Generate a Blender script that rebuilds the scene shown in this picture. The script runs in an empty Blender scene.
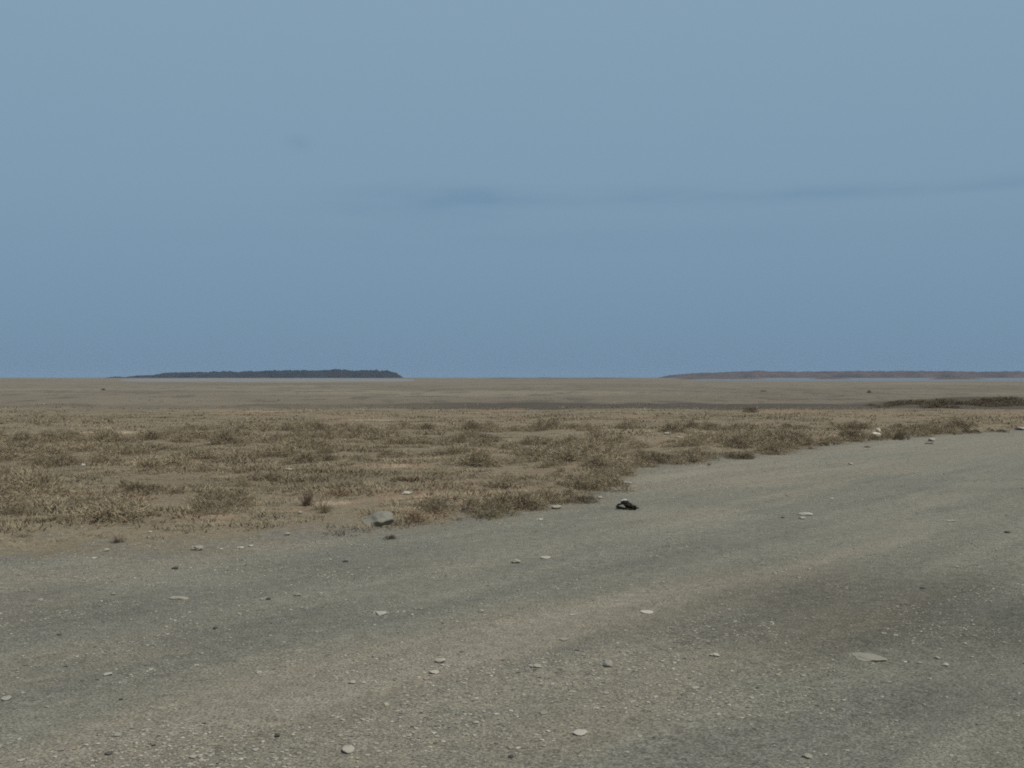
import bpy, bmesh, math, random
import numpy as np
from mathutils import Vector, Matrix

random.seed(7)
RNG = np.random.default_rng(11)
S = bpy.context.scene
C = S.collection
R = math.radians

# ------------------------------------------------------------------ camera numbers
F = 1150.0          # focal length in pixels of a 1024 wide frame
H = 1.8             # eye height above the road
YH = 377.3          # picture row of the true horizon

def P(px, py):
    """Ground point (z = 0) seen at a pixel."""
    d = F * H / (py - YH)
    return ((px - 512.0) / F * d, d)

# ------------------------------------------------------------------ noise
def _hash(ix, iy, seed):
    h = (ix.astype(np.int64) * 374761393 + iy.astype(np.int64) * 668265263 + seed * 974634533) & 0x7fffffff
    h = ((h ^ (h >> 13)) * 1274126177) & 0x7fffffff
    h = ((h ^ (h >> 16)) * 2246822519) & 0x7fffffff
    h = h ^ (h >> 15)
    return (h & 0xffff) / 65535.0

def vnoise(x, y, seed=0):
    x = np.asarray(x, float); y = np.asarray(y, float)
    ix = np.floor(x); iy = np.floor(y)
    fx = x - ix; fy = y - iy
    fx = fx * fx * fx * (fx * (fx * 6 - 15) + 10); fy = fy * fy * fy * (fy * (fy * 6 - 15) + 10)
    a = _hash(ix, iy, seed); b = _hash(ix + 1, iy, seed)
    c = _hash(ix, iy + 1, seed); d = _hash(ix + 1, iy + 1, seed)
    return (a * (1 - fx) + b * fx) * (1 - fy) + (c * (1 - fx) + d * fx) * fy

def fbm(x, y, seed=0, octv=4, gain=0.5):
    x = np.asarray(x, float); y = np.asarray(y, float)
    t = 0; a = 1; n = 0
    for k in range(octv):
        ca, sa = math.cos(0.6 * k), math.sin(0.6 * k)
        t = t + a * vnoise((x * ca - y * sa) * 2 ** k + 17.3 * k, (x * sa + y * ca) * 2 ** k - 9.1 * k, seed + k)
        n += a; a *= gain
    return t / n        # 0..1, centred on .5

def sstep(a, b, v):
    t = np.clip((v - a) / (b - a), 0, 1)
    return t * t * (3 - 2 * t)

# ------------------------------------------------------------------ the road's far edge on the ground
EDGE_PX = [(-60, 561), (0, 556), (80, 552), (150, 549), (240, 545), (330, 540), (372, 537), (420, 529), (480, 519), (540, 510),
           (590, 502), (610, 490), (622, 478), (650, 467), (700, 462), (760, 457), (810, 450), (850, 443), (900, 438),
           (960, 434), (1024, 430), (1100, 427)]
EDGE = [P(*p) for p in EDGE_PX]
e0, e1 = EDGE[0], EDGE[-1]
EDGE = [(e0[0] - 40, e0[1] - 26), (e0[0] - 6, e0[1] - 3.0)] + EDGE + [(e1[0] + 30, e1[1] + 24), (e1[0] + 400, e1[1] + 300)]
EDGE = np.array(EDGE)

def edge_dist(x, y):
    """Signed distance to the road edge: positive on the plain side, negative on the road."""
    x = np.asarray(x, float); y = np.asarray(y, float)
    best = np.full(x.shape, 1e9); sgn = np.ones(x.shape)
    for k in range(len(EDGE) - 1):
        ax, ay = EDGE[k]; bx, by = EDGE[k + 1]
        dx, dy = bx - ax, by - ay
        L2 = dx * dx + dy * dy
        t = np.clip(((x - ax) * dx + (y - ay) * dy) / L2, 0, 1)
        d = np.hypot(x - ax - t * dx, y - ay - t * dy)
        cr = dx * (y - ay) - dy * (x - ax)
        m = d < best
        best = np.where(m, d, best); sgn = np.where(m, np.where(cr > 0, 1.0, -1.0), sgn)
    return best * sgn

ROAD_DIR = math.atan2(24.0, 19.0)     # heading of the wheel tracks
RC, RS = math.cos(ROAD_DIR), math.sin(ROAD_DIR)

def road_uv(x, y):
    return x * RC + y * RS, -x * RS + y * RC      # along, across

def height(x, y):
    """Relief of the ground."""
    r = np.hypot(x, y)
    ed = edge_dist(x, y)
    plain = sstep(-0.2, 1.6, ed)
    fade = 1 - sstep(90, 260, r)
    hump = (fbm(x / 1.7, y / 1.7, 3, 4) - 0.5) * 0.15 + (fbm(x / 7, y / 7, 5, 3) - 0.5) * 0.22
    hump = hump + 0.05 + .10 * np.exp(-((ed - .9) / .7) ** 2) * sstep(-3.5, -.5, x) * (.5 + fbm(x / 1.1, y / 1.1, 9, 2))
    u, v = road_uv(x, y)
    rut = (fbm(u / 9, v / 0.8, 21, 3) - 0.5) * 0.035 + (fbm(x / 0.35, y / 0.35, 23, 3) - 0.5) * 0.012
    far = (fbm(x / 160, y / 160, 31, 3) - 0.5) * 0.35 * sstep(60, 160, r) * (1 - sstep(220, 380, r))
    return plain * hump * fade + (1 - plain) * rut * (1 - sstep(30, 80, r)) + far - 0.0

def hz(x, y):
    return float(height(np.array([x]), np.array([y]))[0])

# ------------------------------------------------------------------ materials
def mat(name):
    m = bpy.data.materials.new(name); m.use_nodes = True
    nt = m.node_tree
    b = nt.nodes['Principled BSDF']
    return m, nt, b

def node(nt, typ, **kw):
    n = nt.nodes.new(typ)
    for k, v in kw.items():
        setattr(n, k, v)
    return n

def setin(n, **kw):
    for k, v in kw.items():
        n.inputs[k.replace('_', ' ')].default_value = v

def mixc(nt, mode, fac, a, b):
    n = nt.nodes.new('ShaderNodeMix'); n.data_type = 'RGBA'; n.blend_type = mode
    for sock, v in ((0, fac), (6, a), (7, b)):
        if isinstance(v, (int, float)): n.inputs[sock].default_value = v
        elif isinstance(v, tuple): n.inputs[sock].default_value = v
        else: nt.links.new(v, n.inputs[sock])
    return n.outputs[2]

def ramp(nt, src, stops):
    n = nt.nodes.new('ShaderNodeValToRGB')
    el = n.color_ramp.elements
    while len(el) < len(stops): el.new(0.5)
    for e, (p, c) in zip(el, stops):
        e.position = p
        e.color = (c, c, c, 1) if isinstance(c, (int, float)) else (*c, 1)
    nt.links.new(src, n.inputs[0])
    return n.outputs[0]

def noise(nt, vec, scale, detail=4, rough=0.6):
    n = nt.nodes.new('ShaderNodeTexNoise')
    n.inputs['Scale'].default_value = scale; n.inputs['Detail'].default_value = detail
    n.inputs['Roughness'].default_value = rough
    nt.links.new(vec, n.inputs['Vector'])
    return n.outputs[0]

def soil_material(name, gravel):
    m, nt, b = mat(name)
    at = node(nt, 'ShaderNodeAttribute', attribute_name='tone')
    tc = node(nt, 'ShaderNodeTexCoord')
    vec = tc.outputs['Object']
    f1 = noise(nt, vec, 9.0, 5, 0.7)
    f2 = noise(nt, vec, 60.0, 4, 0.75)
    m1 = ramp(nt, f1, [(0.30, 0.78), (0.70, 1.22)])
    m2 = ramp(nt, f2, [(0.34, 0.38), (0.66, 1.62)] if gravel else [(0.34, 0.60), (0.66, 1.40)])
    col = mixc(nt, 'MULTIPLY', 1.0, at.outputs['Color'], m1)
    col = mixc(nt, 'MULTIPLY', 1.0, col, m2)
    if gravel:
        # the crushed stone itself: small cells, some pale, some dark
        vo = node(nt, 'ShaderNodeTexVoronoi'); vo.inputs['Scale'].default_value = 42.0
        nt.links.new(vec, vo.inputs['Vector'])
        sep = node(nt, 'ShaderNodeSeparateColor'); nt.links.new(vo.outputs['Color'], sep.inputs[0])
        pale = ramp(nt, sep.outputs[0], [(0.84, 0.0), (0.90, 0.8)])
        dark = ramp(nt, sep.outputs[1], [(0.84, 0.0), (0.92, 0.55)])
        shape = ramp(nt, vo.outputs['Distance'], [(0.22, 1.0), (0.36, 0.0)])
        patch = ramp(nt, noise(nt, vec, 1.3, 3, 0.6), [(0.40, 0.15), (0.62, 1.0)])
        pm = mixc(nt, 'MULTIPLY', 1.0, mixc(nt, 'MULTIPLY', 1.0, pale, shape), patch)
        dm = mixc(nt, 'MULTIPLY', 1.0, dark, shape)
        col = mixc(nt, 'MIX', pm, col, (0.40, 0.37, 0.29, 1))
        col = mixc(nt, 'MIX', dm, col, (0.055, 0.055, 0.052, 1))
        bs = vo.outputs['Distance']
    nt.links.new(col, b.inputs['Base Color'])
    b.inputs['Roughness'].default_value = 0.95
    b.inputs['Specular IOR Level'].default_value = 0.12
    bp = node(nt, 'ShaderNodeBump'); bp.inputs['Strength'].default_value = 0.6
    bp.inputs['Distance'].default_value = 0.02
    nt.links.new(f2, bp.inputs['Height'])
    nt.links.new(bp.outputs[0], b.inputs['Normal'])
    return m

def plant_material(name, rough=0.9):
    """Colour of each blade comes from the mesh's own 'tone' attribute."""
    m, nt, b = mat(name)
    at = node(nt, 'ShaderNodeAttribute', attribute_name='tone')
    oi = node(nt, 'ShaderNodeObjectInfo')
    v = ramp(nt, oi.outputs['Random'], [(0.0, 0.85), (1.0, 1.15)])
    nt.links.new(mixc(nt, 'MULTIPLY', 1.0, at.outputs['Color'], v), b.inputs['Base Color'])
    b.inputs['Roughness'].default_value = rough
    b.inputs['Specular IOR Level'].default_value = 0.1
    return m

def rock_material(name, c1, c2, scale=14):
    m, nt, b = mat(name)
    tc = node(nt, 'ShaderNodeTexCoord')
    oi = node(nt, 'ShaderNodeObjectInfo')
    n1 = noise(nt, tc.outputs['Object'], scale, 5, 0.65)
    col = mixc(nt, 'MIX', ramp(nt, n1, [(0.3, 0.0), (0.7, 1.0)]), (*c1, 1), (*c2, 1))
    v = ramp(nt, oi.outputs['Random'], [(0.0, 0.75), (1.0, 1.15)])
    nt.links.new(mixc(nt, 'MULTIPLY', 1.0, col, v), b.inputs['Base Color'])
    b.inputs['Roughness'].default_value = 0.9; b.inputs['Specular IOR Level'].default_value = 0.15
    bp = node(nt, 'ShaderNodeBump'); bp.inputs['Strength'].default_value = 0.5; bp.inputs['Distance'].default_value = 0.01
    nt.links.new(noise(nt, tc.outputs['Object'], scale * 3, 4, 0.7), bp.inputs['Height'])
    nt.links.new(bp.outputs[0], b.inputs['Normal'])
    return m

def flat_material(name, c, rough=0.6, spec=0.3):
    m, nt, b = mat(name)
    tc = node(nt, 'ShaderNodeTexCoord')
    n1 = ramp(nt, noise(nt, tc.outputs['Object'], 30, 4, 0.6), [(0.3, 0.75), (0.7, 1.25)])
    nt.links.new(mixc(nt, 'MULTIPLY', 1.0, (*c, 1), n1), b.inputs['Base Color'])
    b.inputs['Roughness'].default_value = rough; b.inputs['Specular IOR Level'].default_value = spec
    return m

M_SOIL = soil_material('dry_soil', False)
M_ROAD = soil_material('gravel_road', True)
M_PLANT = plant_material('dry_blades')
M_PALE = rock_material('pale_limestone', (0.45, 0.42, 0.34), (0.33, 0.305, 0.245))
M_TAN = rock_material('tan_stone', (0.38, 0.34, 0.26), (0.24, 0.215, 0.165))
M_DARK = rock_material('dark_basalt', (0.105, 0.10, 0.09), (0.07, 0.068, 0.063))
M_GREY = rock_material('grey_rock', (0.24, 0.228, 0.18), (0.18, 0.17, 0.135), 9)

# ------------------------------------------------------------------ tagging
def tag(o, label=None, cat=None, group=None, kind=None):
    if label: o['label'] = label
    if cat: o['category'] = cat
    if group: o['group'] = group
    if kind: o['kind'] = kind
    return o

def np_mesh(name, verts, faces_idx, loop_tot, tone=None, smooth=True):
    """faces_idx: flat loop vertex indices, loop_tot: vertices per face."""
    me = bpy.data.meshes.new(name)
    nv = len(verts); nl = len(faces_idx); nf = len(loop_tot)
    me.vertices.add(nv); me.loops.add(nl); me.polygons.add(nf)
    me.vertices.foreach_set('co', np.ascontiguousarray(verts, dtype=np.float32).ravel())
    me.loops.foreach_set('vertex_index', np.ascontiguousarray(faces_idx, dtype=np.int32))
    st = np.concatenate([[0], np.cumsum(loop_tot)[:-1]]).astype(np.int32)
    me.polygons.foreach_set('loop_start', st)
    me.polygons.foreach_set('loop_total', np.ascontiguousarray(loop_tot, dtype=np.int32))
    me.polygons.foreach_set('use_smooth', np.full(nf, smooth, dtype=bool))
    if tone is not None:
        a = me.attributes.new('tone', 'FLOAT_COLOR', 'POINT')
        a.data.foreach_set('color', np.concatenate([tone, np.ones((nv, 1))], 1).astype(np.float32).ravel())
    me.update(calc_edges=True); me.validate()
    return me

def link(name, me, m=None, parent=None):
    o = bpy.data.objects.new(name, me); C.objects.link(o)
    if m is not None and not me.materials: me.materials.append(m)
    if parent is not None: o.parent = parent
    return o

# ------------------------------------------------------------------ ground and road, cut from one relief
def srgb(r, g, b):
    f = lambda v: ((v / 255 + 0.055) / 1.055) ** 2.4 if v > 10 else v / 255 / 12.92
    return np.array([f(r), f(g), f(b)])

TAN, OLIVE, RUST, SAND = np.array((.200, .164, .108)), np.array((.168, .138, .090)), np.array((.235, .165, .105)), np.array((.33, .26, .175))
FARC, DARKC = np.array((.180, .152, .110)), np.array((.074, .063, .048))
RGREY, RTAN, RPALE, RDARK = np.array((.186, .177, .136)), np.array((.215, .191, .141)), np.array((.240, .216, .164)), np.array((.150, .145, .117))

def mixv(a, b, t):
    return a + (b - a) * t[..., None]

def spot(x, y, px, py, wx, wy):
    """Soft blotch of soil on the ground at a pixel's ground point, wx / wy metres wide / deep."""
    cx, cy = P(px, py)
    return np.exp(-(((x - cx) / wx) ** 2 + ((y - cy) / wy) ** 2))

def dark_strip(x, y):
    """The belt of darker ground that crosses the plain."""
    w = fbm(x / 14, y / 30, 61, 4)
    near = 63.5 + (w - 0.5) * 7 - sstep(5, 40, x) * 1.0 + sstep(0, -30, x) * 4
    far_ = 78.0 + (w - 0.5) * 10 + sstep(22, 40, x) * 22 - sstep(-2, -25, x) * 5
    s = sstep(-1.5, 1.5, y - near) * (1 - sstep(-2.0, 2.0, y - far_))
    return s * (0.34 + 0.66 * sstep(-14, 0, x)) * sstep(0.2, 0.5, fbm(x / 9, y / 9, 67, 3) + 0.25)

def ground_tone(x, y):
    r = np.hypot(x, y)
    n1 = fbm(x / 6.5, y / 6.5, 41, 4); n2 = fbm(x / 2.2, y / 2.2, 43, 4); n3 = fbm(x / 45, y / 45, 47, 4)
    c = mixv(TAN[None] + 0 * x[..., None], OLIVE, sstep(0.45, 0.72, n2))
    c = mixv(c, RUST, sstep(0.50, 0.74, n1) * 0.75)
    sand = np.zeros_like(x)
    for px, py, wx, wy, k in ((115, 432, 1.9, 0.9, 0.9), (30, 436, 2.2, 1.0, .6), (394, 467, 0.9, 0.5, .8), (328, 509, 0.5, 0.35, .9), (290, 515, .4, .25, .6), (367, 422, 1.8, 1.0, .8),
                              (455, 422, 2.6, 1.2, .6), (267, 412, 2.0, 2.0, .7), (250, 426, 2.5, 1.5, .5), (440, 512, .45, .22, .6), (745, 424, 3, 1.2, .5), (850, 420, 4, 1.5, .5),
                              (395, 505, .6, .5, .6), (205, 522, .7, .5, .6), (120, 505, .8, .5, .5), (540, 462, 1.0, .6, .5), (470, 488, .7, .4, .5), (230, 452, 1.2, .6, .5), (605, 440, 1.4, .6, .5), (690, 438, 1.2, .5, .5), (520, 448, 1.0, .5, .4)):
        sand = np.maximum(sand, k * spot(x, y, px, py, wx, wy))
    c = mixv(c, mixv(RUST[None] + 0 * c, SAND, sstep(.4, .8, sand)), sstep(0.2, 0.6, sand * (0.5 + n2)))
    # far plain
    f = sstep(58, 80, r)
    cf = mixv(FARC[None] + 0 * c, np.array((.158, .134, .096)), sstep(0.4, 0.65, fbm(x / 25, y / 60, 53, 4)))
    cf = mixv(cf, np.array((.215, .185, .130)), sstep(0.58, 0.75, n3) * 0.7)
    cf = mixv(cf, np.array((.105, .095, .072)), sstep(0.60, 0.72, fbm(x / 2.6, y / 7.0, 59, 3)) * (1 - sstep(200, 500, r)) * .8)
    c = mixv(c, cf, f)
    c = mixv(c, DARKC, np.clip(dark_strip(x, y), 0, 1) * 0.9)
    return c

def road_tone(x, y):
    u, v = road_uv(x, y)
    r = np.hypot(x, y)
    ww = (fbm(u / 11, v / 5, 77, 3) - .5) * 2.2
    band = fbm(u / 26, (v + ww) / 1.15, 71, 4)
    blot = fbm(x / 2.4, y / 2.4, 73, 4)
    fine = fbm(u / 2.5, v / 0.30, 79, 4)
    c = mixv(RGREY[None] + 0 * x[..., None], RTAN, sstep(0.40, 0.62, band * .6 + blot * .4))
    c = mixv(c, RPALE, sstep(0.56, 0.74, band * .7 + fine * .3) * 0.55)
    c = mixv(c, RDARK, sstep(0.48, 0.74, (1 - band) * .45 + fbm(x / 1.1, y / .8, 83, 4) * .30 + fbm(u / 1.2, v / .25, 85, 3) * .25) * 0.8)
    c = c * (0.86 + 0.28 * fine)[..., None]
    dk = np.clip(spot(x, y, 880, 612, 1.5, 1.3) + .8 * spot(x, y, 980, 600, 1.5, 1.8) + .6 * spot(x, y, 760, 640, .9, .6) + .5 * spot(x, y, 330, 568, .9, .5) + .45 * spot(x, y, 90, 610, 1.2, .7) + .4 * spot(x, y, 960, 700, .8, .5), 0, 1)
    c = c * (1 - .30 * dk * (.6 + .8 * blot))[..., None]
    # grey stretch of road farther on
    c = mixv(c, np.array((.200, .190, .150)), sstep(18, 30, r) * 0.5)
    return c

def build_ground():
    fine = np.radians(np.arange(-38, 38.001, 0.10))
    rest = np.radians(np.concatenate([np.arange(38.8, 180, 1.6), np.arange(-179.6, -38.4, 1.6)]))
    th = np.concatenate([fine, rest]); na = len(th)
    rad = np.concatenate([[0.25, 0.8, 1.6, 2.6, 3.4], np.geomspace(4.0, 110, 420), np.geomspace(114, 900, 90), np.geomspace(960, 9000, 26)])
    nr = len(rad)
    TT, RR = np.meshgrid(th, rad)
    x = (RR * np.sin(TT)); y = (RR * np.cos(TT))
    z = height(x, y)
    ed = edge_dist(x, y)
    r = np.hypot(x, y)
    wob = (fbm(x / 0.9, y / 0.9, 91, 4) - .5) * 1.3 + (fbm(x / 0.16, y / 0.16, 93, 2) - .5) * 0.35
    e2 = ed + wob * (0.8 + 0.9 * (1 - sstep(-4.0, -1.5, x)))
    gt = ground_tone(x, y); rt = road_tone(x, y)
    # bare sandy verge where gravel thins out into soil
    verge = mixv(np.array((.176, .156, .110))[None, None] + 0 * gt, np.array((.165, .155, .125)), sstep(.4, .6, fbm(x / .5, y / .5, 95, 3)))
    gt = mixv(gt, verge, 1 - sstep(0.1, 0.9, e2))
    rt = mixv(rt, verge, sstep(-0.55, 0.0, e2) * 0.7)
    verts = np.stack([x, y, z], -1).reshape(-1, 3)
    verts = np.concatenate([verts, [[0, 0, hz(0.0, 0.01)]]])
    i = np.arange(nr - 1)[:, None]; j = np.arange(na)[None, :]
    a = i * na + j; b_ = i * na + (j + 1) % na; c_ = (i + 1) * na + (j + 1) % na; d_ = (i + 1) * na + j
    quads = np.stack([a, d_, c_, b_], -1).reshape(-1, 4)
    e2f = e2.reshape(-1)
    isroad = (e2f[quads].mean(1) < 0)
    # keep the road from showing again behind the far plain
    gtf, rtf = gt.reshape(-1, 3), rt.reshape(-1, 3)
    def part(name, mask, tone, m, centre=False):
        q = quads[mask]
        used, inv = np.unique(q.ravel(), return_inverse=True)
        vv = verts[used]; tt = tone[np.minimum(used, len(tone) - 1)]
        fl = inv.ravel(); lt = np.full(len(q), 4)
        if centre:
            k0 = np.where(used < na)[0]
            order = {int(used[k]): k for k in k0}
            ci = len(vv)
            vv = np.concatenate([vv, verts[-1:]]); tt = np.concatenate([tt, tt[:1]])
            tri = []
            for q_ in range(na):
                if q_ in order and (q_ + 1) % na in order:
                    tri += [ci, order[q_], order[(q_ + 1) % na]]
            fl = np.concatenate([fl, tri]); lt = np.concatenate([lt, np.full(len(tri) // 3, 3)])
        me = np_mesh(name, vv, fl, lt, tt)
        return link(name, me, m)
    g = part('ground', ~isroad, gtf, M_SOIL)
    rd = part('road', isroad, rtf, M_ROAD, True)
    tag(g, 'flat dry plain of tan soil reaching the horizon', 'ground', kind='structure')
    tag(rd, 'wide grey gravel track curving off to the right', 'road', kind='structure')
build_ground()

# ------------------------------------------------------------------ blades, tufts, shrubs
def blades(n, spread, hmin, hmax, lean, width, rng, base=None, up=0.0):
    """n tapering curved blades; returns verts (n,5,3) and a 0..1 height value per vertex."""
    ang = rng.uniform(0, 2 * np.pi, n)
    rr = spread * np.sqrt(rng.uniform(0, 1, n))
    bx, by = rr * np.cos(ang), rr * np.sin(ang)
    az = ang + rng.normal(0, 0.7, n)
    ln = rng.uniform(hmin, hmax, n)
    tilt = np.clip(rng.normal(lean, 0.28, n), 0.02, 1.45)
    dx, dy = np.cos(az), np.sin(az)
    side = az + np.pi / 2 + rng.normal(0, .5, n)
    sx, sy = np.cos(side), np.sin(side)
    w = width * rng.uniform(.6, 1.3, n)
    def pt(t, extra):
        tl = tilt * (0.75 + 0.5 * extra)
        return bx + dx * ln * t * np.sin(tl), by + dy * ln * t * np.sin(tl), ln * t * np.cos(tl) - 0.01
    V = np.zeros((n, 5, 3))
    for k, (t, ww) in enumerate(((0, 1.0), (.55, .8))):
        X, Y, Z = pt(t, t)
        V[:, 2 * k] = np.stack([X - sx * w * ww / 2, Y - sy * w * ww / 2, Z], -1)
        V[:, 2 * k + 1] = np.stack([X + sx * w * ww / 2, Y + sy * w * ww / 2, Z], -1)
    V[:, 4] = np.stack(pt(1.0, 1.0), -1)
    return V

BLADE_LOOPS = np.array([0, 1, 3, 2, 2, 3, 4]); BLADE_LT = np.array([4, 3])

def blades_to_mesh(name, V, tone):
    n = len(V)
    idx = (np.arange(n)[:, None] * 5 + BLADE_LOOPS[None]).ravel()
    lt = np.tile(BLADE_LT, n)
    return np_mesh(name, V.reshape(-1, 3), idx, lt, np.repeat(tone, 5, 0) if len(tone) == n else tone, smooth=False)

STRAW = np.array((.300, .246, .160)); OLV = np.array((.228, .190, .122)); BRN = np.array((.175, .138, .090)); GRN = np.array((.130, .130, .080)); DRK = np.array((.080, .066, .044))

def pick_tone(n, mix, rng):
    cols = np.array([m[0] for m in mix]); p = np.array([m[1] for m in mix], float); p /= p.sum()
    return cols[rng.choice(len(mix), n, p=p)] * rng.uniform(.75, 1.25, (n, 1))

def grass_mass():
    rng = np.random.default_rng(5)
    protos_n = [blades(64, .17, .03, .10, .98, .0075, rng) for _ in range(8)]
    protos_f = [blades(24, .24, .035, .12, .98, .020, rng) for _ in range(6)]
    litter = [blades(18, .22, .03, .10, 1.36, .009, rng) for _ in range(6)]
    litter_f = [blades(10, .35, .06, .16, 1.38, .028, rng) for _ in range(6)]
    allV, allT = [], []
    def scatter(d0, d1, dens, protos, keep, hs=(0.6, 1.3), even=0.0):
        n = int(dens * 1.3 * (d1 * d1 - d0 * d0) / 2)
        d = np.sqrt(rng.uniform(d0 * d0, d1 * d1, n)); x = d * rng.uniform(-.65, .65, n)
        ed = edge_dist(x, d)
        e2 = ed + (fbm(x / .9, d / .9, 91, 4) - .5) * 1.0
        cov = fbm(x / 2.0, d / 2.0, 43, 4) * .55 + fbm(x / 0.7, d / 0.7, 101, 3) * .45
        sand = np.zeros(n)
        for px, py, wx, wy in ((115, 432, 1.9, 0.9), (394, 467, .8, .45), (328, 509, .45, .3), (367, 422, 1.5, .8), (455, 422, 2, 1), (267, 412, 2, 2), (30, 436, 1.6, .8)):
            sand = np.maximum(sand, spot(x, d, px, py, wx, wy))
        # a thin sparse strip right along the left verge, thick growth beyond it
        left = 1 - sstep(-3.0, -0.8, x)
        inner = sstep(0.0, 0.35, e2) * (1 - left) + (sstep(0.25, 2.6, e2) if not even else sstep(.1, 1.0, e2)) * left
        lip = np.exp(-((e2 - .45) / .45) ** 2) * (1 - left)          # thick growth along the road edge
        pr = np.maximum(np.maximum(np.maximum(sstep(.32, .50, cov), .26), even), .8 * lip) * inner * (1 - .8 * sand * (1 - .5 * even)) * keep
        cov = np.maximum(cov, .60 * lip)
        ok = rng.uniform(0, 1, n) < pr
        x, d, cov = x[ok], d[ok], cov[ok]
        m = len(x)
        z = height(x, d)
        rot = rng.uniform(0, 2 * np.pi, m); sc = rng.uniform(*hs, m) * (.65 + 1.0 * sstep(.42, .66, cov))
        big = fbm(x / 5, d / 5, 111, 3)
        pk = rng.integers(0, len(protos), m)
        for k, pv in enumerate(protos):
            s = np.where(pk == k)[0]
            if not len(s): continue
            c, sn = np.cos(rot[s])[:, None, None], np.sin(rot[s])[:, None, None]
            q = sc[s][:, None, None]
            X = (pv[None, ..., 0] * c - pv[None, ..., 1] * sn) * q + x[s][:, None, None]
            Y = (pv[None, ..., 0] * sn + pv[None, ..., 1] * c) * q + d[s][:, None, None]
            Z = pv[None, ..., 2] * q + z[s][:, None, None]
            V = np.stack([X, Y, Z], -1).reshape(-1, 5, 3)
            base = mixv(STRAW[None] + np.zeros((len(s), 3)), OLV, sstep(.34, .58, big[s] + rng.normal(0, .08, len(s))))
            base = mixv(base, BRN, (rng.uniform(0, 1, len(s)) < .22) * rng.uniform(.4, 1, len(s)))
            base = base * rng.uniform(.8, 1.2, (len(s), 1))
            T = np.repeat(base, pv.shape[0], 0) * rng.uniform(.8, 1.2, (len(s) * pv.shape[0], 1))
            allV.append(V); allT.append(T)
    scatter(9.5, 30, 20, protos_n, 1.0)
    scatter(30, 52, 8, protos_f, 1.0, (.5, 1.0))
    scatter(52, 60, 5, protos_f, 1.0, (.4, .9))
    scatter(60, 66, 2, protos_f, 1.0, (.4, .8))
    scatter(66, 76, .7, protos_f, 1.0, (.4, .8))
    scatter(9.5, 30, 12, litter, 1.0, (.7, 1.2), .85)
    scatter(30, 54, 5, litter_f, 1.0, (.7, 1.2), .85)
    scatter(54, 66, 2.5, litter_f, 1.0, (.7, 1.2), .7)
    scatter(63, 130, .22, protos_f, .7, (.6, 1.2))
    V = np.concatenate(allV); T = np.concatenate(allT)
    print('grass blades', len(V))
    o = link('dry_grass', blades_to_mesh('dry_grass', V, T), M_PLANT)
    tag(o, 'low matted straw and olive dry grass covering the plain', 'dry grass', kind='stuff')
grass_mass()

def shrub_mesh(name, n, w, h, mix, rng, lean=.75, width=.010, lobes=4):
    """An uneven low shrub: several crowns of twigs growing from one root."""
    Vs = []
    for k in range(lobes):
        a = rng.uniform(0, 2 * np.pi); rr = w * .30 * (k > 0) * rng.uniform(.6, 1.2)
        s = rng.uniform(.55, 1.0) if k else 1.0
        b = blades(n // lobes, w * .20 * s, h * .35 * s, h * 1.15 * s, lean, width, rng)
        b[..., 0] += rr * math.cos(a); b[..., 1] += rr * math.sin(a)
        Vs.append(b)
    V = np.concatenate(Vs)
    return blades_to_mesh(name, V, pick_tone(len(V), mix, rng))

def mound_mesh(name, n, w, h, mix, rng, lobes=5, width=.007, ln=(.05, .14)):
    """A soft low shrub: short fine twigs pointing every way through a few overlapping domes."""
    cx = rng.normal(0, .22 * w, lobes); cy = rng.normal(0, .22 * w, lobes)
    rr = w * rng.uniform(.22, .40, lobes); hh = h * rng.uniform(.55, 1.0, lobes)
    k = rng.choice(lobes, n, p=rr ** 2 / (rr ** 2).sum())
    th = rng.uniform(0, 2 * np.pi, n); u = rng.uniform(0, 1, n) ** .5; el = rng.uniform(0, 1, n) ** 1.3 * np.pi / 2
    q = rng.uniform(.55, 1.0, n) ** .6 * (1 + .25 * rng.normal(0, .5, n))
    B = np.stack([cx[k] + rr[k] * q * np.cos(el) * np.cos(th), cy[k] + rr[k] * q * np.cos(el) * np.sin(th), hh[k] * q * np.sin(el)], -1)
    D = np.stack([np.cos(th) * np.cos(el), np.sin(th) * np.cos(el), np.sin(el) * .8 + .25], -1) + rng.normal(0, .55, (n, 3))
    D /= np.linalg.norm(D, axis=1)[:, None]
    Sd = np.cross(D, rng.normal(0, 1, (n, 3))); Sd /= np.linalg.norm(Sd, axis=1)[:, None]
    L = rng.uniform(*ln, n)[:, None]; W = width * rng.uniform(.6, 1.4, n)[:, None]
    V = np.zeros((n, 5, 3))
    V[:, 0] = B - Sd * W / 2 - D * L * .4; V[:, 1] = B + Sd * W / 2 - D * L * .4
    V[:, 2] = B - Sd * W * .4 + D * L * .2; V[:, 3] = B + Sd * W * .4 + D * L * .2
    V[:, 4] = B + D * L * .6
    V[..., 2] = np.maximum(V[..., 2], -.02)
    return blades_to_mesh(name, V, pick_tone(n, mix, rng))

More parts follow.
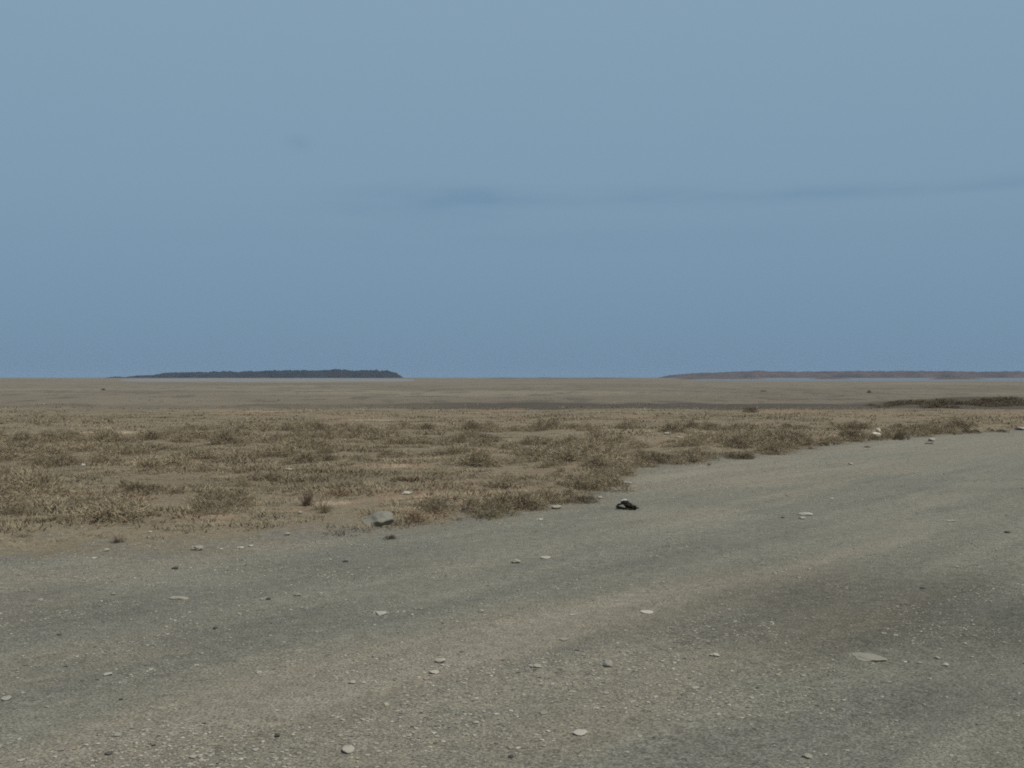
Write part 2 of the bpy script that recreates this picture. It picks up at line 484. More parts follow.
rg = np.random.default_rng(21)
MID = np.array((.300, .246, .160)); LIGHT = np.array((.360, .298, .200)); DKB = np.array((.112, .089, .057)); DUN = np.array((.215, .171, .110))
SHRUBS = {
    'dry': [mound_mesh('dry_shrub', 2400, .95, .27, [(MID, 3), (LIGHT, 2), (DUN, 3.5)], rg, width=.0055, ln=(.04, .12)) for _ in range(8)],
    'dark': [mound_mesh('dark_bush', 1500, .95, .32, [(DUN, 2), (DKB, 4), (BRN, 1)], rg, width=.009) for _ in range(5)],
    'green': [mound_mesh('green_shrub', 1300, .95, .24, [(GRN * 1.25, 3), (OLV, 3), (MID, 1)], rg) for _ in range(2)],
    'rust': [mound_mesh('rusty_shrub', 1000, .80, .24, [(np.array((.26, .165, .105)), 3), (DUN, 2), (MID, 1)], rg) for _ in range(2)],
    'twig': [shrub_mesh('twiggy_plant', 80, .24, .50, [(np.array((.14, .10, .07)), 3), (BRN, 1)], rg, lean=.50, width=.013, lobes=4) for _ in range(2)],
    'tuft': [shrub_mesh('grass_tuft', 150, .34, .20, [(STRAW, 2), (OLV, 3), (BRN, 1)], rg, lean=.75, width=.006, lobes=2) for _ in range(3)],
}
NAMES = {'dry': ('dry_shrub', 'shrub'), 'dark': ('dark_bush', 'bush'), 'green': ('green_shrub', 'shrub'), 'rust': ('rusty_shrub', 'shrub'), 'twig': ('twiggy_plant', 'plant'), 'tuft': ('grass_tuft', 'grass tuft')}
BASEW = {'dry': .95, 'dark': .95, 'green': .95, 'rust': .8, 'twig': .32, 'tuft': .52}

def plant(kind, px, py, wpx, label, group=None, tall=1.0):
    x, y = P(px, py)
    me = random.choice(SHRUBS[kind])
    s = wpx / F * y / BASEW[kind]
    o = link(NAMES[kind][0], me, M_PLANT)
    o.location = (x, y, hz(x, y) - .01)
    o.rotation_euler = (0, 0, random.uniform(0, 6.28))
    o.scale = (s, s, s * tall * (1.3 if kind in ('dark', 'dry', 'green', 'rust') else 1.1))
    tag(o, label, NAMES[kind][1], group)
    return o

# plants the photograph lets one point to
plant('dark', 138, 498, 34, 'dark rounded bush, largest of the left half, alone in pale grass', tall=.85)
plant('dark', 899, 439.5, 14, 'small nearly black bush beside the road just right of the stacked pale stones', tall=1.7)
plant('dark', 388, 539, 16, 'small dark dead tuft on the verge just in front of the grey boulder', tall=.7)
plant('twig', 308, 510, 17, 'upright spiky dark twigs standing in a bare reddish patch', tall=1.05)
plant('green', 88, 510, 30, 'dull green low shrub at the left, in front of the dark rounded bush', tall=.7)
plant('dark', 585, 503, 26, 'dark low bush overhanging the road edge left of the black debris', tall=.7)
plant('dark', 611, 486, 20, 'dark small bush at the road edge behind the black debris', tall=.7)
plant('twig', 117, 544, 14, 'lone small spiky plant on the bare verge at the left', tall=.55)
plant('tuft', 22, 544, 30, 'flat brown tuft on the bare verge, nearest the left margin', tall=.5)
plant('rust', 414, 524, 36, 'rusty brown shrub just right of the grey boulder', tall=.8)
plant('rust', 336, 502, 34, 'rusty shrub behind the spiky dark twigs on reddish soil', tall=.7)
plant('green', 484, 517, 44, 'olive green shrub at the road edge between boulder and black debris', tall=.65)
plant('dark', 752, 414, 14, 'dark bush on the far side of the grass against the dark belt', tall=.9)
plant('dark', 870, 392.5, 5, 'tiny dark bush alone far out on the bare plain', tall=1.2)
plant('dark', 763, 391.6, 6, 'faint low dark clump far out on the bare plain at the right', tall=.5)
plant('dark', 103, 390, 5, 'tiny dark speck of a bush alone on the far left plain', tall=1.0)
plant('twig', 709, 466, 5, 'tiny dark weed growing through the gravel near the road edge', tall=.6)
plant('dark', 867, 447.5, 9, 'small dark weed on the road in front of the stacked pale stones', tall=.5)
plant('dark', 929, 444, 7, 'small dark weed touching the lone pale stone by the road', tall=.7)
for px, py, w, t in ((660, 462, 26, .7), (693, 462, 18, .7), (737, 459, 26, .6), (768, 454, 24, .7), (796, 447, 20, .8), (846, 441, 24, .8), (945, 433, 15, .8), (970, 433, 18, .7), (998, 432, 15, .7), (818, 446, 18, .6)):
    plant('dark', px, py, w, 'dark brown bush in the row along the far right road edge', 'bushes lining the road edge', t)
for px, py, w, t in ((143, 468, 28, .6), (56, 496, 30, .8), (9, 474, 32, .8), (38, 487, 30, .7), (193, 489, 26, .7), (234, 486, 32, .7), (264, 482, 30, .8), (176, 500, 24, .7),
                     (182, 461, 24, .7), (287, 465, 22, .8), (205, 470, 20, .7), (394, 458, 32, .8), (328, 455, 30, .7), (478, 440, 34, .8), (355, 490, 30, .7), (361, 462, 26, .7),
                     (288, 464, 26, .7), (528, 446, 26, .7), (467, 454, 18, .7), (522, 505, 36, .6), (508, 490, 32, .6), (440, 478, 28, .7), (582, 488, 32, .7), (629, 470, 26, .7),
                     (535, 444, 28, .7), (529, 456, 18, .7), (600, 438, 22, .7), (20, 520, 34, .7), (62, 528, 28, .6), (150, 522, 26, .6), (240, 510, 30, .6), (205, 520, 26, .6),
                     (420, 446, 24, .7), (560, 470, 30, .6), (470, 495, 30, .6), (320, 437, 22, .7), (240, 447, 24, .7), (90, 452, 24, .7), (640, 448, 22, .7), (700, 446, 20, .7)):
    plant('dry', px, py, w, 'brown dry shrub scattered through the straw coloured grass', 'dry shrubs in the grass', t)
spots = []
rs = random.Random(4)
tries = 0
while len(spots) < 175 and tries < 20000:                 # clumped over the plain, thickest in the middle distance
    tries += 1
    d = math.sqrt(rs.uniform(13.5 ** 2, 40 ** 2)); x = d * rs.uniform(-.50, .46)
    e = float(edge_dist(np.array([x]), np.array([d]))[0])
    if e < .9 or (x < -2 and e < 2.2): continue
    c = float(fbm(np.array([x / 4.5]), np.array([d / 3.0]), 151, 3)[0])
    if rs.random() > float(sstep(.40, .62, c)): continue
    if any((x - a) ** 2 + (d - b) ** 2 < .45 ** 2 for a, b in spots): continue
    if max(float(spot(x, d, *q)) for q in ((115, 432, 2.2, 1.2), (30, 436, 2.2, 1.0), (394, 467, 1.2, 1.0), (328, 509, .9, .8), (367, 422, 1.8, 1.2), (300, 512, .9, .8), (400, 508, 1.1, .9), (440, 512, .7, .5), (605, 440, 1.6, 1.0), (690, 438, 1.2, .8), (520, 448, 1.2, .8))) > .35: continue
    spots.append((x, d))
for x, d in spots:
    plant('dry', 512 + x / d * F, YH + F * H / d, rs.uniform(.65, 1.35) * F / d, 'brown dry shrub scattered through the straw coloured grass', 'dry shrubs in the grass', rs.uniform(.42, .80))
# the ragged growth along the raised road edge
for k in range(2, len(EDGE) - 2):
    (ax, ay), (bx, by) = EDGE[k], EDGE[k + 1]
    L = math.hypot(bx - ax, by - ay); nx_, ny_ = -(by - ay) / L, (bx - ax) / L
    t = 0.0
    while t < L:
        x, d = ax + (bx - ax) * t / L, ay + (by - ay) * t / L
        off = rs.uniform(.15, .75); x += nx_ * off; d += ny_ * off
        w_ = rs.uniform(.45, 1.0)
        if x > -1.6 and d < 37 and rs.random() < .85 and math.hypot(x - P(378, 526)[0], d - P(378, 526)[1]) > .62:
            plant('dry', 512 + x / d * F, YH + F * H / d, w_ * F / d, 'tan dry shrub in the ragged growth along the road edge', 'dry shrubs along the road edge', rs.uniform(.45, .85))
        t += w_ * rs.uniform(.5, 1.0)
for k in range(30):
    px = random.uniform(10, 1010); py = random.uniform(430, 535)
    x, y = P(px, py)
    if float(edge_dist(np.array([x]), np.array([y]))[0]) < .7: continue
    plant('tuft', px, py, random.uniform(.3, .6) * F / y, 'olive straw tuft standing a little above the matted grass', 'loose grass tufts', random.uniform(.8, 1.2))
for k in range(60):
    f = (k / 60) ** .8
    px = 880 + 172 * f + random.uniform(-6, 6); py = random.uniform(403.0, 409.0) - 1.2 * f
    plant('dark', px, py, random.uniform(14, 26), 'dark low bush in the belt of scrub at the far right', 'dark scrub on the far right', random.uniform(.22, .38) + .2 * f)

# ------------------------------------------------------------------ stones
def rock_mesh(name, seed, flat=.6, sub=3, rough=.28):
    bm = bmesh.new(); bmesh.ops.create_icosphere(bm, subdivisions=sub, radius=.5)
    rng = np.random.default_rng(seed)
    planes = [(Vector(rng.normal(0, 1, 3)).normalized(), rng.uniform(.30, .46)) for _ in range(9)]
    off = rng.uniform(0, 50, 3)
    for v in bm.verts:
        p = v.co.copy()
        for n, d in planes:                      # chip flat faces
            k = p.dot(n) - d
            if k > 0: p -= n * k * .85
        q = p * 3 + Vector(off)
        s = 1 + rough * (float(vnoise([q.x + q.z], [q.y - q.z * .7], seed)[0]) - .5)
        v.co = Vector((p.x * s, p.y * s, p.z * s * flat))
    zmin = min(v.co.z for v in bm.verts)
    for v in bm.verts: v.co.z -= zmin
    me = bpy.data.meshes.new(name); bm.to_mesh(me); bm.free()
    for p in me.polygons: p.use_smooth = False
    return me

M_CREAM = rock_material('cream_stone', (.62, .56, .43), (.46, .41, .31))
ROCKS = {}
for kind, m in (('pale', M_PALE), ('tan', M_TAN), ('dark', M_DARK), ('cream', M_CREAM), ('slab', rock_material('dull_slab', (.31, .29, .225), (.22, .205, .16)))):
    ROCKS[kind] = [rock_mesh('stone', 100 + k, .55 + .1 * (k % 3), 3, .9 if kind == 'slab' else .4) for k in range(6)]
    for me in ROCKS[kind]: me.materials.append(m)

def stone(kind, px, py, wpx, label, group=None, flat=1.0, deep=1.0, zoff=None, rot=None):
    x, y = P(px, py)
    s = wpx / F * y
    o = link('stone', random.choice(ROCKS[kind]))
    z = hz(x, y) - .08 * s * flat if zoff is None else zoff
    o.location = (x, y, z); o.scale = (s * 1.15, s * 1.15 * deep, s * flat)
    tl = .10 * min(1.0, flat)
    o.rotation_euler = (random.uniform(-tl, tl) + .02, random.uniform(-tl, tl), random.uniform(-.5, .5) if rot is None else rot)
    tag(o, label, 'stone', group)
    return o

stone('pale', 609, 668, 11, 'pale chunky stone alone on the road right of centre', flat=1.0)
stone('pale', 441, 663, 12, 'pale oblong stone lying askew, rear of a pair on the road', flat=.7, deep=.6, rot=-.6)
stone('pale', 434, 673, 10, 'pale flat stone, front of a pair on the road', flat=.45)
stone('pale', 348, 753, 13, 'pale stone near the bottom margin left of centre', flat=.8)
stone('slab', 866, 656, 30, 'long flat tan slab half sunk in the road at the right', flat=.10, deep=.95, rot=.1)
stone('pale', 581, 733, 14, 'flat pale stone near the bottom margin below the chunky stone', flat=.4)
stone('pale', 116, 737, 10, 'flat whitish stone at the lower left of the road', flat=.5)
stone('pale', 192, 759, 9, 'pale stone at the bottom margin on the left', flat=.6)
stone('pale', 546, 558, 11, 'whitish flat stone on the road below the black debris', flat=.3)
stone('pale', 647, 612, 13, 'flat pale streak of stone in mid road right of centre', flat=.2)
stone('tan', 178, 599, 19, 'flat tan stone sunk in the road at the left', flat=.2, deep=.5)
stone('tan', 197, 550, 11, 'tan stone on the left verge where soil meets gravel', flat=.7)
stone('pale', 806, 515, 14, 'thin whitish flat stone on the far road at the right', flat=.25)
stone('pale', 951, 521, 8, 'whitish chip on the road near the right margin', flat=.35)
stone('tan', 808, 757, 9, 'orange tan stone at the bottom margin on the right', flat=.7)
stone('pale', 946, 664, 7, 'small whitish stone right of the long flat tan slab', flat=.6)
stone('dark', 108, 756, 8, 'dark stone at the bottom margin at the far left', flat=.8)
stone('dark', 175, 569, 7, 'dark stone on the gravel below the left verge', flat=.8)
stone('pale', 407, 499, 11, 'white flat stone in the grass behind the grey boulder', flat=.45)
stone('pale', 932, 441, 7, 'lone pale stone by the road right of the black bush', flat=1.0)
stone('tan', 557, 508, 10, 'tan stone at the grass edge left of the black debris', flat=.7)
stone('pale', 626, 483, 13, 'flat pale stone at the road edge above the black debris', flat=.3)
stone('pale', 1020, 430, 9, 'pale stone at the right margin on the far road edge', flat=.7)
stone('pale', 667, 438, 7, 'pale stone in the far grass, left of two', flat=.7)
stone('pale', 679, 440, 8, 'flat pale stone in the far grass, right of two', flat=.35)
stone('pale', 83, 468, 5, 'small pale stone in the grass at the far left', flat=.8)
stone('pale', 288, 471, 9, 'pale stone among the shrubs above the spiky dark twigs', flat=.5)
# the two stones set one on the other by the road
xb, yb = P(876, 439.5)
b0 = hz(xb, yb) - .01
s1 = stone('cream', 876, 439.5, 9.5, 'large cream stone by the far road, under a smaller stone', flat=1.45, zoff=b0, rot=.2)
s1.rotation_euler = (0, 0, .2)
top = max((s1.matrix_basis @ v.co).z for v in s1.data.vertices)
s2 = stone('cream', 878, 439.5, 5, 'small cream stone balanced on top of a larger stone by the road', flat=1.5, zoff=top - .035, rot=.9)
s2.rotation_euler = (0, 0, .9)
s2.location.y = s1.location.y

# the grey boulder in the grass
bme = rock_mesh('boulder', 321, .62, 4, .35); bme.materials.append(M_GREY)
x, y = P(380, 527)
bo = link('boulder', bme); bo.location = (x, y, hz(x, y) - .06); bo.scale = (.42, .36, .32); bo.rotation_euler = (.05, -.18, .5)
tag(bo, 'grey boulder lying in the dry grass at the road edge', 'boulder')

# other loose stones one can count
LP = [(106, 551, 6), (94, 559, 5), (251, 546, 5), (297, 596, 7), (108, 675, 8), (259, 673, 7), (255, 752, 7), (6, 699, 10), (75, 578, 4), (113, 595, 5), (167, 635, 5), (197, 665, 4),
      (572, 615, 6), (536, 668, 12), (352, 684, 8), (363, 684, 6), (543, 714, 9), (596, 709, 6), (510, 747, 7), (380, 614, 12), (606, 694, 6), (476, 724, 6), (516, 563, 9), (564, 640, 8),
      (354, 717, 5), (407, 697, 4), (427, 680, 6), (481, 612, 6), (884, 633, 5), (715, 656, 10), (905, 661, 5), (696, 687, 7), (804, 676, 5), (957, 567, 4), (799, 578, 4), (889, 681, 5),
      (930, 678, 5), (726, 557, 4), (896, 635, 4), (802, 519, 7), (851, 464, 5), (788, 495, 4), (832, 498, 5), (920, 662, 5), (938, 657, 5), (470, 716, 5), (465, 735, 6), (590, 702, 4),
      (240, 548, 6), (221, 549, 4), (262, 600, 5), (330, 560, 4), (352, 575, 4), (20, 575, 5), (40, 600, 4), (130, 620, 4), (60, 752, 7), (20, 762, 8), (640, 735, 5), (690, 720, 4)]
for px, py, w in LP:
    stone('pale' if random.random() < .7 else 'tan', px, py, w, 'small pale stone lying loose on the gravel road', 'loose pale stones on the road', random.uniform(.35, .75))
for px, py, w in ((215, 629, 5), (277, 738, 6), (59, 636, 5), (268, 600, 5), (577, 652, 5), (511, 756, 6), (923, 588, 5), (758, 688, 4), (1008, 533, 6), (345, 562, 5), (783, 518, 4), (120, 700, 4)):
    stone('dark', px, py, w, 'small dark stone lying loose on the gravel road', 'loose dark stones on the road', random.uniform(.6, .9))
for px, py, w in ((427, 515, 8), (448, 513, 9), (287, 537, 6), (470, 509, 6), (300, 518, 5), (230, 470, 5), (540, 520, 6), (600, 498, 5), (520, 455, 6), (150, 536, 5)):
    stone('pale', px, py, w, 'small pale stone half hidden in the dry grass', 'pale stones in the grass', random.uniform(.4, .8))

# gravel: tens of thousands of chips, one mass
def gravel():
    rng = np.random.default_rng(33)
    protos = []
    for k in range(6):
        me = rock_mesh('tmp', 200 + k, .6, 1)
        v = np.zeros(len(me.vertices) * 3, np.float32); me.vertices.foreach_get('co', v)
        f = np.zeros(len(me.loops), np.int32); me.loops.foreach_get('vertex_index', f)
        protos.append((v.reshape(-1, 3), f)); bpy.data.meshes.remove(me)
    n = 230000
    # even ground density would waste chips far off: density falls with distance
    d = 3.6 * (42 / 3.6) ** rng.uniform(0, 1, n); x = d * rng.uniform(-.62, .62, n)
    ed = edge_dist(x, d)
    u, v = road_uv(x, d)
    cl = fbm(x / .8, d / .8, 131, 4) * .6 + fbm(u / 6, v / .7, 137, 3) * .4
    edge_band = np.exp(-((ed + .35 - .5 * (1 - sstep(-3.5, -1, x))) / (.7 + .5 * (1 - sstep(-3.5, -1, x)))) ** 2)
    pr = sstep(.44, .66, cl) * .8 * (1 - sstep(-.1, .6, ed)) + edge_band * .75 + .05 * (ed < 0)
    ok = rng.uniform(0, 1, n) < pr
    x, d = x[ok], d[ok]; m = len(x)
    size = np.clip(rng.lognormal(math.log(.0105), .55, m),   .005, .032) * (.8 + .25 * sstep(10, 25, d))
    z = height(x, d)
    rot = rng.uniform(0, 6.28, m)
    pal = np.array([(.42, .39, .315), (.33, .30, .24), (.22, .21, .175), (.34, .30, .20), (.14, .14, .125), (.07, .07, .065)])
    col = pal[rng.choice(6, m, p=[.30, .32, .22, .08, .07, .01])] * rng.uniform(.85, 1.15, (m, 1))
    pk = rng.integers(0, 6, m)
    VV, FF, TT = [], [], []; base = 0
    for k, (pv, pf) in enumerate(protos):
        s = np.where(pk == k)[0]; ns = len(s)
        c, sn = np.cos(rot[s])[:, None], np.sin(rot[s])[:, None]; q = size[s][:, None]
        X = (pv[None, :, 0] * c - pv[None, :, 1] * sn) * q * 1.25 + x[s][:, None]
        Y = (pv[None, :, 0] * sn + pv[None, :, 1] * c) * q + d[s][:, None]
        Z = (pv[None, :, 2] - .14) * q * .75 + z[s][:, None]
        VV.append(np.stack([X, Y, Z], -1).reshape(-1, 3))
        FF.append((pf[None] + np.arange(ns)[:, None] * len(pv) + base).ravel())
        TT.append(np.repeat(col[s], len(pv), 0)); base += ns * len(pv)
    F_ = np.concatenate(FF)
    me = np_mesh('gravel', np.concatenate(VV), F_, np.full(len(F_) // 3, 3), np.concatenate(TT), smooth=False)
    print('gravel chips', m)
    tag(link('gravel', me, M_PLANT), 'loose grey and pale gravel chips strewn over the road', 'gravel', kind='stuff')
gravel()

# ------------------------------------------------------------------ the black debris on the road
M_BLACK = flat_material('black_rubber', (.023, .019, .014), .9, .1)
M_WHITE = flat_material('white_scrap', (.62, .62, .58), .6)
M_GREYS = flat_material('grey_lining', (.12, .115, .10), .8)

def crumple(name, pts, rad, seed, seg=14, thick=None):
    """A torn, crumpled lump swept along a few points with changing radius."""
    rng = np.random.default_rng(seed)
    bm = bmesh.new(); rings = []
    P_ = [Vector(p) for p in pts]
    n = 18
    for i in range(n + 1):
        t = i / n * (len(P_) - 1); k = min(int(t), len(P_) - 2); f = t - k
        c = P_[k].lerp(P_[k + 1], f); r0 = rad[k] * (1 - f) + rad[k + 1] * f
        tan = (P_[k + 1] - P_[k]).normalized()
        side = tan.cross(Vector((0, 0, 1))).normalized(); up = side.cross(tan)
        ring = []
        for j in range(seg):
            a = 2 * math.pi * j / seg
            r = r0 * (1 + .55 * (float(vnoise([i * .55], [j * .9], seed)[0]) - .5)) * rng.uniform(.70, 1.28)
            p = c + side * math.cos(a) * r * 1.1 + up * math.sin(a) * r
            p.z = max(p.z, .002)
            ring.append(bm.verts.new(p))
        rings.append(ring)
    for i in range(n):
        for j in range(seg):
            bm.faces.new((rings[i][j], rings[i][(j + 1) % seg], rings[i + 1][(j + 1) % seg], rings[i + 1][j]))
    bm.faces.new(rings[0][::-1]); bm.faces.new(rings[-1])
    bmesh.ops.recalc_face_normals(bm, faces=bm.faces)
    me = bpy.data.meshes.new(name); bm.to_mesh(me); bm.free()
    return me

x, y = P(626, 509.5)
root = bpy.data.objects.new('debris', None); C.objects.link(root); root.location = (x, y, hz(x, y) - .004)
root.empty_display_size = .1
tag(root, 'crumpled black scrap with a white piece on top, lying on the gravel road', 'debris')
k = y / F          # metres per pixel there
def sw(name, pts, rad, seed, seg, m):
    return link(name, crumple(name, [tuple(c * k for c in p) for p in pts], [r * k for r in rad], seed, seg), m, root)
sw('torn_body', [(-5, 0, 7.4), (-1, 0, 7.0), (3, -.5, 4.2), (7, -1, 2.8), (11, -1.5, 1.6)], [1.3, 2.5, 3.2, 2.4, .9], 3, 14, M_BLACK)
sw('curled_strip', [(-1.5, -1, 6.6), (-5, -.8, 6.2), (-8.8, -.4, 4.6), (-8.4, -.8, 3.0), (-4, -2, 2.0), (1, -2.4, 1.3)], [1.2, .9, 1.2, 1.3, .9, 1.1], 8, 8, M_BLACK)
sw('torn_strip', [(-8.2, -.5, 3.2), (-10, -1.5, 1.3), (-12, -2.4, .5)], [.8, .6, .3], 9, 7, M_GREYS)
sw('torn_strip', [(5, -2, 4.4), (8.5, -2.5, 5.0), (11.5, -2, 4.6)], [.9, .6, .25], 12, 7, M_GREYS)
sw('torn_strip', [(8, -2.4, 2.2), (11, -3, 2.6), (13.2, -2.6, 1.4)], [.9, .7, .25], 13, 7, M_BLACK)
sw('torn_strip', [(3, -3.0, 1.2), (6, -4.6, .8), (9.5, -5.2, .4)], [.8, .6, .25], 14, 7, M_BLACK)
sw('white_piece', [(-4.4, 0, 9.0), (-2, 0, 9.9), (.8, .3, 9.9)], [.45, .9, .5], 15, 8, M_WHITE)

# ------------------------------------------------------------------ far land
def ridge(name, pts, dist, m, depth, label, seed, lump=.26):
    """Long low hill: profile pts are (picture x, height in picture rows); built at its distance with real depth."""
    k = dist / F
    xs = np.array([p[0] for p in pts], float); hs = np.array([p[1] for p in pts], float)
    nx = 360; ny = 28
    px = np.linspace(xs[0], xs[-1], nx)
    hp = np.interp(px, xs, hs)
    X = (px - 512) * k
    v = np.linspace(-1, 1, ny)
    XX, VV = np.meshgrid(X, v)
    env = np.sqrt(np.clip(1 - VV ** 2, 0, 1)) ** .8
    nz = 1 + lump * 2 * (fbm(XX / (5 * k), VV * 4 + seed, seed, 4) - .5) + lump * (vnoise(XX / (1.6 * k), VV * 7, seed + 9) - .5)
    Z = hp[None] * k * env * nz - min(1.2, .35 * k)
    Y = dist + VV * depth * (.35 + .65 * np.clip(hp[None] / hp.max(), 0, 1)) + (fbm(XX / (30 * k), XX * 0, seed + 3, 2) - .5) * depth
    verts = np.stack([XX, Y, Z], -1).reshape(-1, 3)
    i = np.arange(ny - 1)[:, None]; j = np.arange(nx - 1)[None]
    a = i * nx + j
    q = np.stack([a, a + 1, a + nx + 1, a + nx], -1).reshape(-1, 4)
    o = link(name, np_mesh(name, verts, q.ravel(), np.full(len(q), 4)), m)
    tag(o, label, name.replace('_', ' '), kind='structure')
    return o

def hill_material(name, c1, c2, scale):
    m, nt, b = mat(name)
    tc = node(nt, 'ShaderNodeTexCoord')
    n1 = noise(nt, tc.outputs['Object'], scale, 5, 0.6)
    nt.links.new(mixc(nt, 'MIX', ramp(nt, n1, [(0.35, 0.0), (0.65, 1.0)]), (*c1, 1), (*c2, 1)), b.inputs['Base Color'])
    b.inputs['Roughness'].default_value = 1.0; b.inputs['Specular IOR Level'].default_value = 0.0
    return m

M_HILL_L = hill_material('dark_hill', (.018, .018, .018), (.035, .030, .028), .02)
M_HILL_R = hill_material('brown_hill', (.115, .080, .064), (.070, .054, .046), .02)
ridge('hill', [(104, 0), (116, 1.6), (124, .9), (134, 2.4), (152, 3.0), (160, 5.0), (185, 5.6), (215, 6.0), (250, 6.4), (290, 7.2), (315, 7.4), (345, 7.6), (370, 7.4), (384, 7.0), (392, 6.2), (397, 4.6), (400, 2.6), (403, 0)],
      3300, M_HILL_L, 120, 'long low dark blue hill on the horizon at the left', 4)
ridge('hill', [(655, 0), (668, 2.8), (682, 4.2), (710, 5.4), (740, 6.2), (760, 7.4), (775, 6.4), (815, 6.4), (850, 7.0), (890, 6.6), (930, 7.0), (980, 6.2), (1024, 6.6), (1120, 6.6), (1300, 6), (1500, 0)],
      3600, M_HILL_R, 140, 'long low reddish brown hill on the horizon at the right', 14, .16)

# mirage below the hills, built as flat sheets with added brown banks between
def mirage_strip(name, xs, y0, y1, seed, m, label):
    """Flat sheet on the far plain between two picture columns, near and far edge broken."""
    n = 160
    px = np.linspace(xs[0], xs[1], n)
    t = (px - xs[0]) / (xs[1] - xs[0])
    env = np.sqrt(np.clip(1 - (2 * t - 1) ** 2, 0, 1)) ** .5
    mid = (y0 + y1) / 2
    ny_ = mid + (y0 - mid) * env * (.75 + .5 * fbm(px / 22, px * 0, seed, 3))
    fy_ = mid + (y1 - mid) * env * (.85 + .3 * fbm(px / 40, px * 0, seed + 5, 3))
    dn = F * H / (ny_ - YH); df = F * H / np.maximum(fy_ - YH, .45)
    rows = 6
    V = []
    for r_ in range(rows):
        f = r_ / (rows - 1)
        d = dn * (df / dn) ** f
        V.append(np.stack([(px - 512) / F * d, d, np.full(n, .02)], -1))
    V = np.concatenate(V)
    i = np.arange(rows - 1)[:, None]; j = np.arange(n - 1)[None]
    a = i * n + j
    q = np.stack([a, a + 1, a + n + 1, a + n], -1).reshape(-1, 4)
    o = link(name, np_mesh(name, V, q.ravel(), np.full(len(q), 4)), m)
    tag(o, label, name.replace('_', ' '), kind='structure')

mw, nt, b = mat('mirage_blue')  # sheet added for the mirage, its bluish shimmer put into the colour
b.inputs['Base Color'].default_value = (.15, .165, .175, 1); b.inputs['Roughness'].default_value = .6
b.inputs['Specular IOR Level'].default_value = .25
tc = node(nt, 'ShaderNodeTexCoord')
bp = node(nt, 'ShaderNodeBump'); bp.inputs['Strength'].default_value = .5; bp.inputs['Distance'].default_value = .3
nt.links.new(noise(nt, tc.outputs['Object'], .6, 3, .6), bp.inputs['Height']); nt.links.new(bp.outputs[0], b.inputs['Normal'])
mirage_strip('blue_mirage', (690, 1120), 381.4, 378.0, 5, mw, 'pale blue sheet standing in for the mirage under the right hill')
ms, nt, b = mat('mirage_grey')  # pale mirage light put into the colour of an added sheet
b.inputs['Base Color'].default_value = (.185, .178, .162, 1); b.inputs['Roughness'].default_value = .9
M_BANK = hill_material('mirage_bank', (.13, .115, .10), (.10, .09, .08), .05)  # for added banks that imitate the brown dashes in the mirage
for nm, pts, dd, sd_ in (('mirage_bank', [(668, 0), (690, 1.9), (720, 1.4), (752, 2.0), (770, 0)], 1100, 31), ('mirage_bank', [(925, 0), (945, 2.2), (968, 1.6), (992, 0)], 1000, 33), ('mirage_bank', [(805, 0), (822, 1.5), (842, 1.2), (856, 0)], 1150, 35),
                         ('mirage_bank', [(480, 0), (500, 1.2), (530, .7), (545, 1.3), (570, .8), (612, 1.3), (640, 0)], 1700, 37)):
    ridge(nm, pts, dd, M_BANK, 18, 'low brown bank standing in for a dash of the far mirage', sd_)
mirage_strip('grey_mirage', (120, 415), 382.0, 378.4, 9, ms, 'pale grey sheet standing in for the mirage under the left hill')

# ------------------------------------------------------------------ air
def haze_box():
    bm = bmesh.new(); bmesh.ops.create_cube(bm, size=1)
    me = bpy.data.meshes.new('haze'); bm.to_mesh(me); bm.free()
    o = link('haze', me); o.scale = (18600, 18600, 42); o.location = (0, 0, 21 - 3)
    m = bpy.data.materials.new('haze'); m.use_nodes = True; nt = m.node_tree
    nt.nodes.clear()
    out = nt.nodes.new('ShaderNodeOutputMaterial'); v = nt.nodes.new('ShaderNodeVolumePrincipled')
    v.inputs['Color'].default_value = HAZE_COL
    v.inputs['Density'].default_value = HAZE_D
    v.inputs['Anisotropy'].default_value = 0.0
    nt.links.new(v.outputs[0], out.inputs['Volume'])
    me.materials.append(m)
    tag(o, 'thin blue haze lying over the whole plain', 'haze', kind='stuff')
HAZE_D = 7.5e-5
HAZE_COL = (.55, .72, .90, 1)
haze_box()

# ------------------------------------------------------------------ light
SUN_EL, SUN_AZ = R(58), R(126)        # azimuth clockwise from +Y (view direction): from the right, slightly behind
sd = bpy.data.lights.new('sun', 'SUN'); sd.energy = 3.2; sd.angle = R(1.5); sd.color = (1.0, .95, .87)
so = bpy.data.objects.new('sun', sd); C.objects.link(so)
to_sun = Vector((math.sin(SUN_AZ) * math.cos(SUN_EL), math.cos(SUN_AZ) * math.cos(SUN_EL), math.sin(SUN_EL)))
so.rotation_euler = to_sun.to_track_quat('Z', 'Y').to_euler()
so.location = to_sun * 30

w = bpy.data.worlds.new('World'); S.world = w; w.use_nodes = True
nt = w.node_tree; nt.nodes.clear()
out = nt.nodes.new('ShaderNodeOutputWorld'); bg = nt.nodes.new('ShaderNodeBackground')
sky = nt.nodes.new('ShaderNodeTexSky'); sky.sky_type = 'NISHITA'; sky.sun_disc = False
sky.sun_elevation = SUN_EL; sky.sun_rotation = SUN_AZ; sky.dust_density = 1.5; sky.ozone_density = 2.0
tc = nt.nodes.new('ShaderNodeTexCoord')
sx = nt.nodes.new('ShaderNodeSeparateXYZ'); nt.links.new(tc.outputs['Generated'], sx.inputs[0])
STR = 0.08
def sc(c): return tuple(v / STR for v in c)
low = nt.nodes.new('ShaderNodeValToRGB'); el = low.color_ramp.elements
stops = [(0.0, srgb(110, 140, 166)), (0.07, srgb(115, 146, 172)), (0.16, srgb(126, 155, 177)), (0.30, srgb(134, 162, 182)), (1.0, srgb(142, 168, 187))]
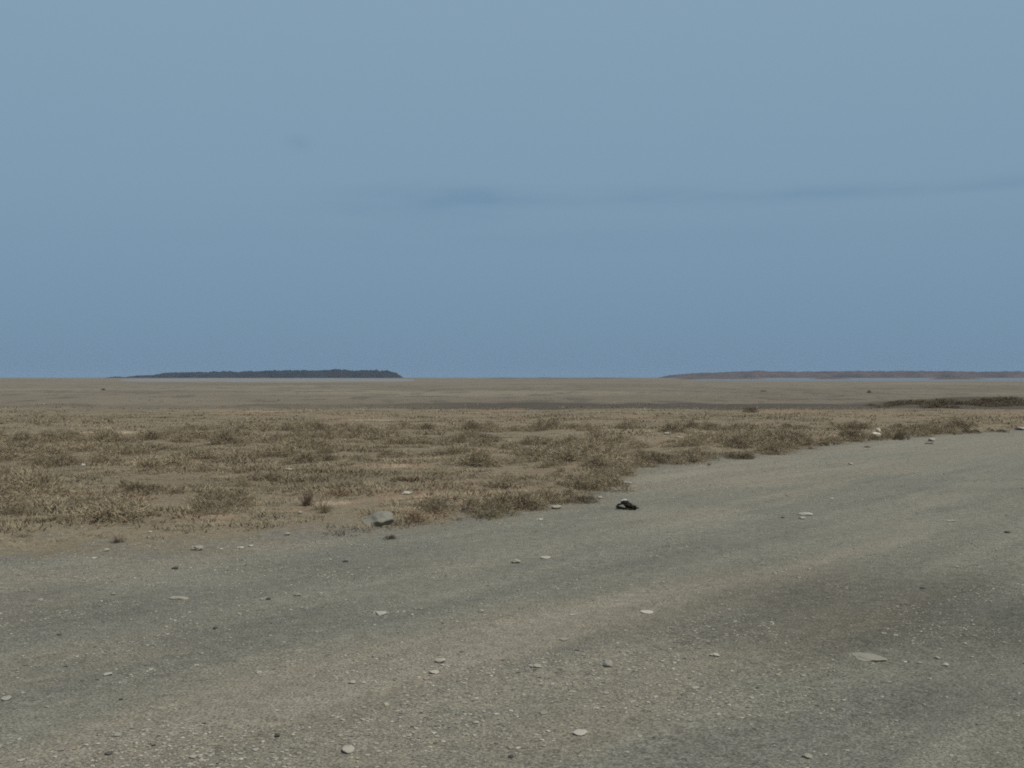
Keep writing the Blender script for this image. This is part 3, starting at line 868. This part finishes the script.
while len(el) < len(stops): el.new(.5)
for e, (p, c) in zip(el, stops): e.position = p; e.color = (*c, 1)
nt.links.new(sx.outputs['Z'], low.inputs[0])
boost = nt.nodes.new('ShaderNodeVectorMath'); boost.operation = 'SCALE'; boost.inputs['Scale'].default_value = 1 / STR
nt.links.new(low.outputs[0], boost.inputs[0])
fac = nt.nodes.new('ShaderNodeMapRange'); fac.inputs['From Min'].default_value = .33; fac.inputs['From Max'].default_value = .75
fac.inputs['To Min'].default_value = .92; fac.inputs['To Max'].default_value = .35
nt.links.new(sx.outputs['Z'], fac.inputs['Value'])
base = mixc(nt, 'MIX', fac.outputs[0], sky.outputs[0], boost.outputs[0])
# faint darker streaks of high cloud: soft banks lying along given bearings, broken by noise
mp = nt.nodes.new('ShaderNodeMapping'); mp.inputs['Scale'].default_value = (5.0, 5.0, 34.0)
nt.links.new(tc.outputs['Generated'], mp.inputs[0])
cn = ramp(nt, noise(nt, mp.outputs[0], 2.2, 5, .55), [(0.34, 0.30), (0.62, 1.0)])
acc = None
for az, elv, wa, we, k in ((-.065, .149, .10, .024, .8), (-.03, .155, .22, .012, .5), (.14, .153, .28, .013, .6), (.30, .153, .22, .008, .6), (-.04, .155, .05, .010, .8), (.05, .118, .5, .016, .3), (-.178, .196, .016, .010, 1.0), (.40, .155, .06, .009, .6), (-.14, .143, .09, .008, .5)):
    vm = nt.nodes.new('ShaderNodeMapping'); vm.vector_type = 'POINT'
    vm.inputs['Location'].default_value = (-az / wa, 0, -elv / we); vm.inputs['Scale'].default_value = (1 / wa, 0, 1 / we)
    nt.links.new(tc.outputs['Generated'], vm.inputs[0])
    ln = nt.nodes.new('ShaderNodeVectorMath'); ln.operation = 'LENGTH'; nt.links.new(vm.outputs[0], ln.inputs[0])
    g = ramp(nt, ln.outputs['Value'], [(0.0, k), (0.35, k * .6), (1.0, 0.0)])
    acc = g if acc is None else mixc(nt, 'ADD', 1.0, acc, g)
sm = mixc(nt, 'MULTIPLY', 1.0, cn, acc)
base = mixc(nt, 'MULTIPLY', sm, base, (.84, .885, .93, 1))
nt.links.new(base, bg.inputs['Color']); bg.inputs['Strength'].default_value = STR
nt.links.new(bg.outputs[0], out.inputs['Surface'])

# ------------------------------------------------------------------ camera
cd = bpy.data.cameras.new('camera'); cd.sensor_width = 36; cd.lens = F / 1024 * 36; cd.clip_start = .1; cd.clip_end = 40000
co = bpy.data.objects.new('camera', cd); C.objects.link(co)
co.location = (0, 0, H)
co.rotation_euler = (R(90) - math.atan((384 - YH) / F), 0, 0)
S.camera = co

S.render.engine = 'CYCLES'
S.cycles.use_denoising = False
S.cycles.filter_width = 1.9
S.cycles.max_bounces = 4; S.cycles.diffuse_bounces = 2; S.cycles.glossy_bounces = 2; S.cycles.volume_bounces = 0
S.view_settings.view_transform = 'Standard'; S.view_settings.look = 'None'
S.view_settings.exposure = 0; S.view_settings.gamma = 1
